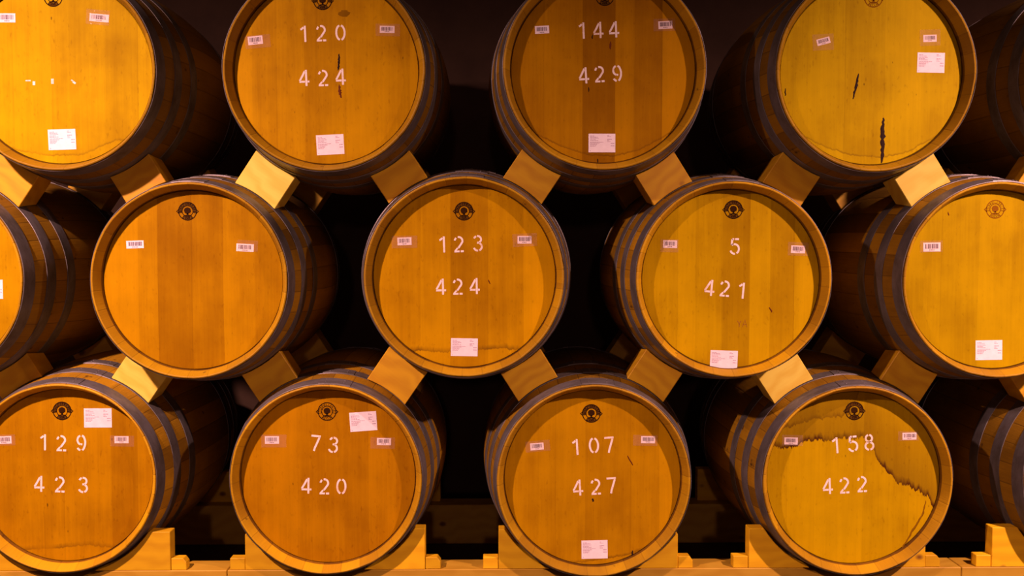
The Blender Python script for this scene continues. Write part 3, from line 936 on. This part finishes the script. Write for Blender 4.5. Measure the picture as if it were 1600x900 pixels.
def saddle(s, y_hi):
    """radius that clears the barrel up to depth y_hi"""
    return body_r((y_hi - s['ctr'].y) / s['sc']) * s['sc'] + 0.0046
CR_PX = {'B0': (-84, 266, 829, 829), 'B1': (383, 664, 832, 825), 'B2': (779, 1059, 827, 835), 'B3': (1170, 1446, 827, 852), 'B4': (1550, 1890, 827, 827)}
def wedge(s, side, rear):
    """one of the two hollowed boards that hold a bottom barrel between them"""
    yA = BEAM_Y0 + 0.001
    if rear: y0, y1 = YB + BL - 0.052 - CR_D, YB + BL - 0.052
    else: y0, y1 = yA, yA + CR_D
    R = saddle(s, y1 if not rear else y0)
    cx, cz = s['ctr'].x, s['ctr'].z
    p = CR_PX[s['k']]
    xo = at_plane(p[0] if side < 0 else p[1], 860, yA).x
    zt = at_plane(900, p[2] if side < 0 else p[3], yA).z
    base = BEAM_TOP
    lo_a = math.asin((base - cz) / R) if cz - base < R else -math.pi / 2 + 0.03
    hi_a = math.asin((zt - cz) / R)
    reach = abs(xo - cx) - 0.004
    hi_a = min(hi_a, -math.acos(min(1, reach / R)))
    pts = []
    for i in range(21):
        a = lo_a + (hi_a - lo_a) * i / 20
        pts.append((cx + side * R * math.cos(a), cz + R * math.sin(a)))
    zt = min(zt, pts[-1][1])
    pts += [(xo, zt), (xo, base)]
    ox = (pts[0][0] + xo) / 2
    o = link('cradle_block', prism('cradle_block', [(x - ox, z - base) for x, z in pts], 0, y1 - y0, M_CRADLE), None, Vector((ox, y0, base + 0.0004)))
    w = 'left' if side < 0 else 'right'
    if rear: tag(o, 'dim rear cradle block under the far %s of %s' % (w, s['ref']), 'cradle block', 'cradle blocks at the back of the stack')
    else: tag(o, 'pine cradle block under the front %s side of %s' % (w, s['ref']), 'cradle block', 'pine cradle blocks under the bottom row')
    return xo
CLEATS = {'B0': (0, 1), 'B1': (1, 1), 'B2': (1, 1), 'B3': (1, 1), 'B4': (1, 0)}
for k in ('B0', 'B1', 'B2', 'B3', 'B4'):
    s = B[k]
    xl, xr = wedge(s, -1, False), wedge(s, 1, False)
    for side, on in zip((-1, 1), CLEATS[k]):
        if not on: continue
        w, h, d = 0.046, 0.036, 0.034
        x0 = xl - w - 0.001 if side < 0 else xr + 0.001
        pts = [(-w / 2, 0), (-w / 2, h), (w / 2, h), (w / 2, 0)]
        if side > 0: pts = [(-w / 2, 0), (-w / 2, h), (w * .28, h), (w / 2, h * .62), (w / 2, 0)]
        o = link('wooden_cleat', prism('wooden_cleat', pts, 0, d, M_CRADLE), None, Vector((x0 + w / 2, BEAM_Y0 + 0.004, BEAM_TOP + 0.0004)))
        tag(o, 'small pine cleat on the beam, %s of the cradle under %s' % ('left' if side < 0 else 'right', s['ref']), 'wooden cleat', 'cleats beside the cradles')
    wedge(s, -1, True); wedge(s, 1, True)

def beam(name, x0, x1, y0, y1, label, rear=False):
    """squared timber lying on the floor, shallowly notched where the barrels' bilges pass over it"""
    top = [(x0, BEAM_TOP)]
    for k in ('B0', 'B1', 'B2', 'B3', 'B4'):
        s = B[k]
        R = saddle(s, y1 if not rear else y0) + 0.002
        h = s['ctr'].z - BEAM_TOP
        if h >= R: continue
        hw = math.sqrt(R * R - h * h)
        if s['ctr'].x - hw < x0 or s['ctr'].x + hw > x1: continue
        for i in range(17):
            a = -math.pi / 2 + math.asin(hw / R) * (i / 8 - 1)
            top.append((s['ctr'].x + R * math.cos(a), s['ctr'].z + R * math.sin(a)))
    top.append((x1, BEAM_TOP))
    pts = [(x0, FLOOR_Z)] + top + [(x1, FLOOR_Z)]
    ox = (x0 + x1) / 2
    o = link(name, prism(name, [(x - ox, z - FLOOR_Z) for x, z in pts], 0, y1 - y0, M_BEAM, 0.002), None, Vector((ox, y0, FLOOR_Z)))
    tag(o, label, 'wooden beam', 'timber beams under the stack', 'thing')
xa, xb = at_plane(354.5, 890, BEAM_Y0).x, at_plane(1502.5, 890, BEAM_Y0).x
beam('timber_beam', -2.35, xa - .0012, BEAM_Y0, BEAM_Y0 + BEAM_D, 'front pine beam under the cradle of barrel 129, left end piece')
beam('timber_beam', xa + .0012, xb - .0012, BEAM_Y0, BEAM_Y0 + BEAM_D, 'long front pine beam carrying the cradles of barrels 73, 107 and 158')
beam('timber_beam', xb + .0012, 2.75, BEAM_Y0, BEAM_Y0 + BEAM_D, 'front pine beam right of the dark joint beside barrel 158')
beam('timber_beam', -2.35, 2.75, YB + BL - 0.052 - BEAM_D, YB + BL - 0.052, 'dim rear beam seen in the dark gaps behind the front beam', True)
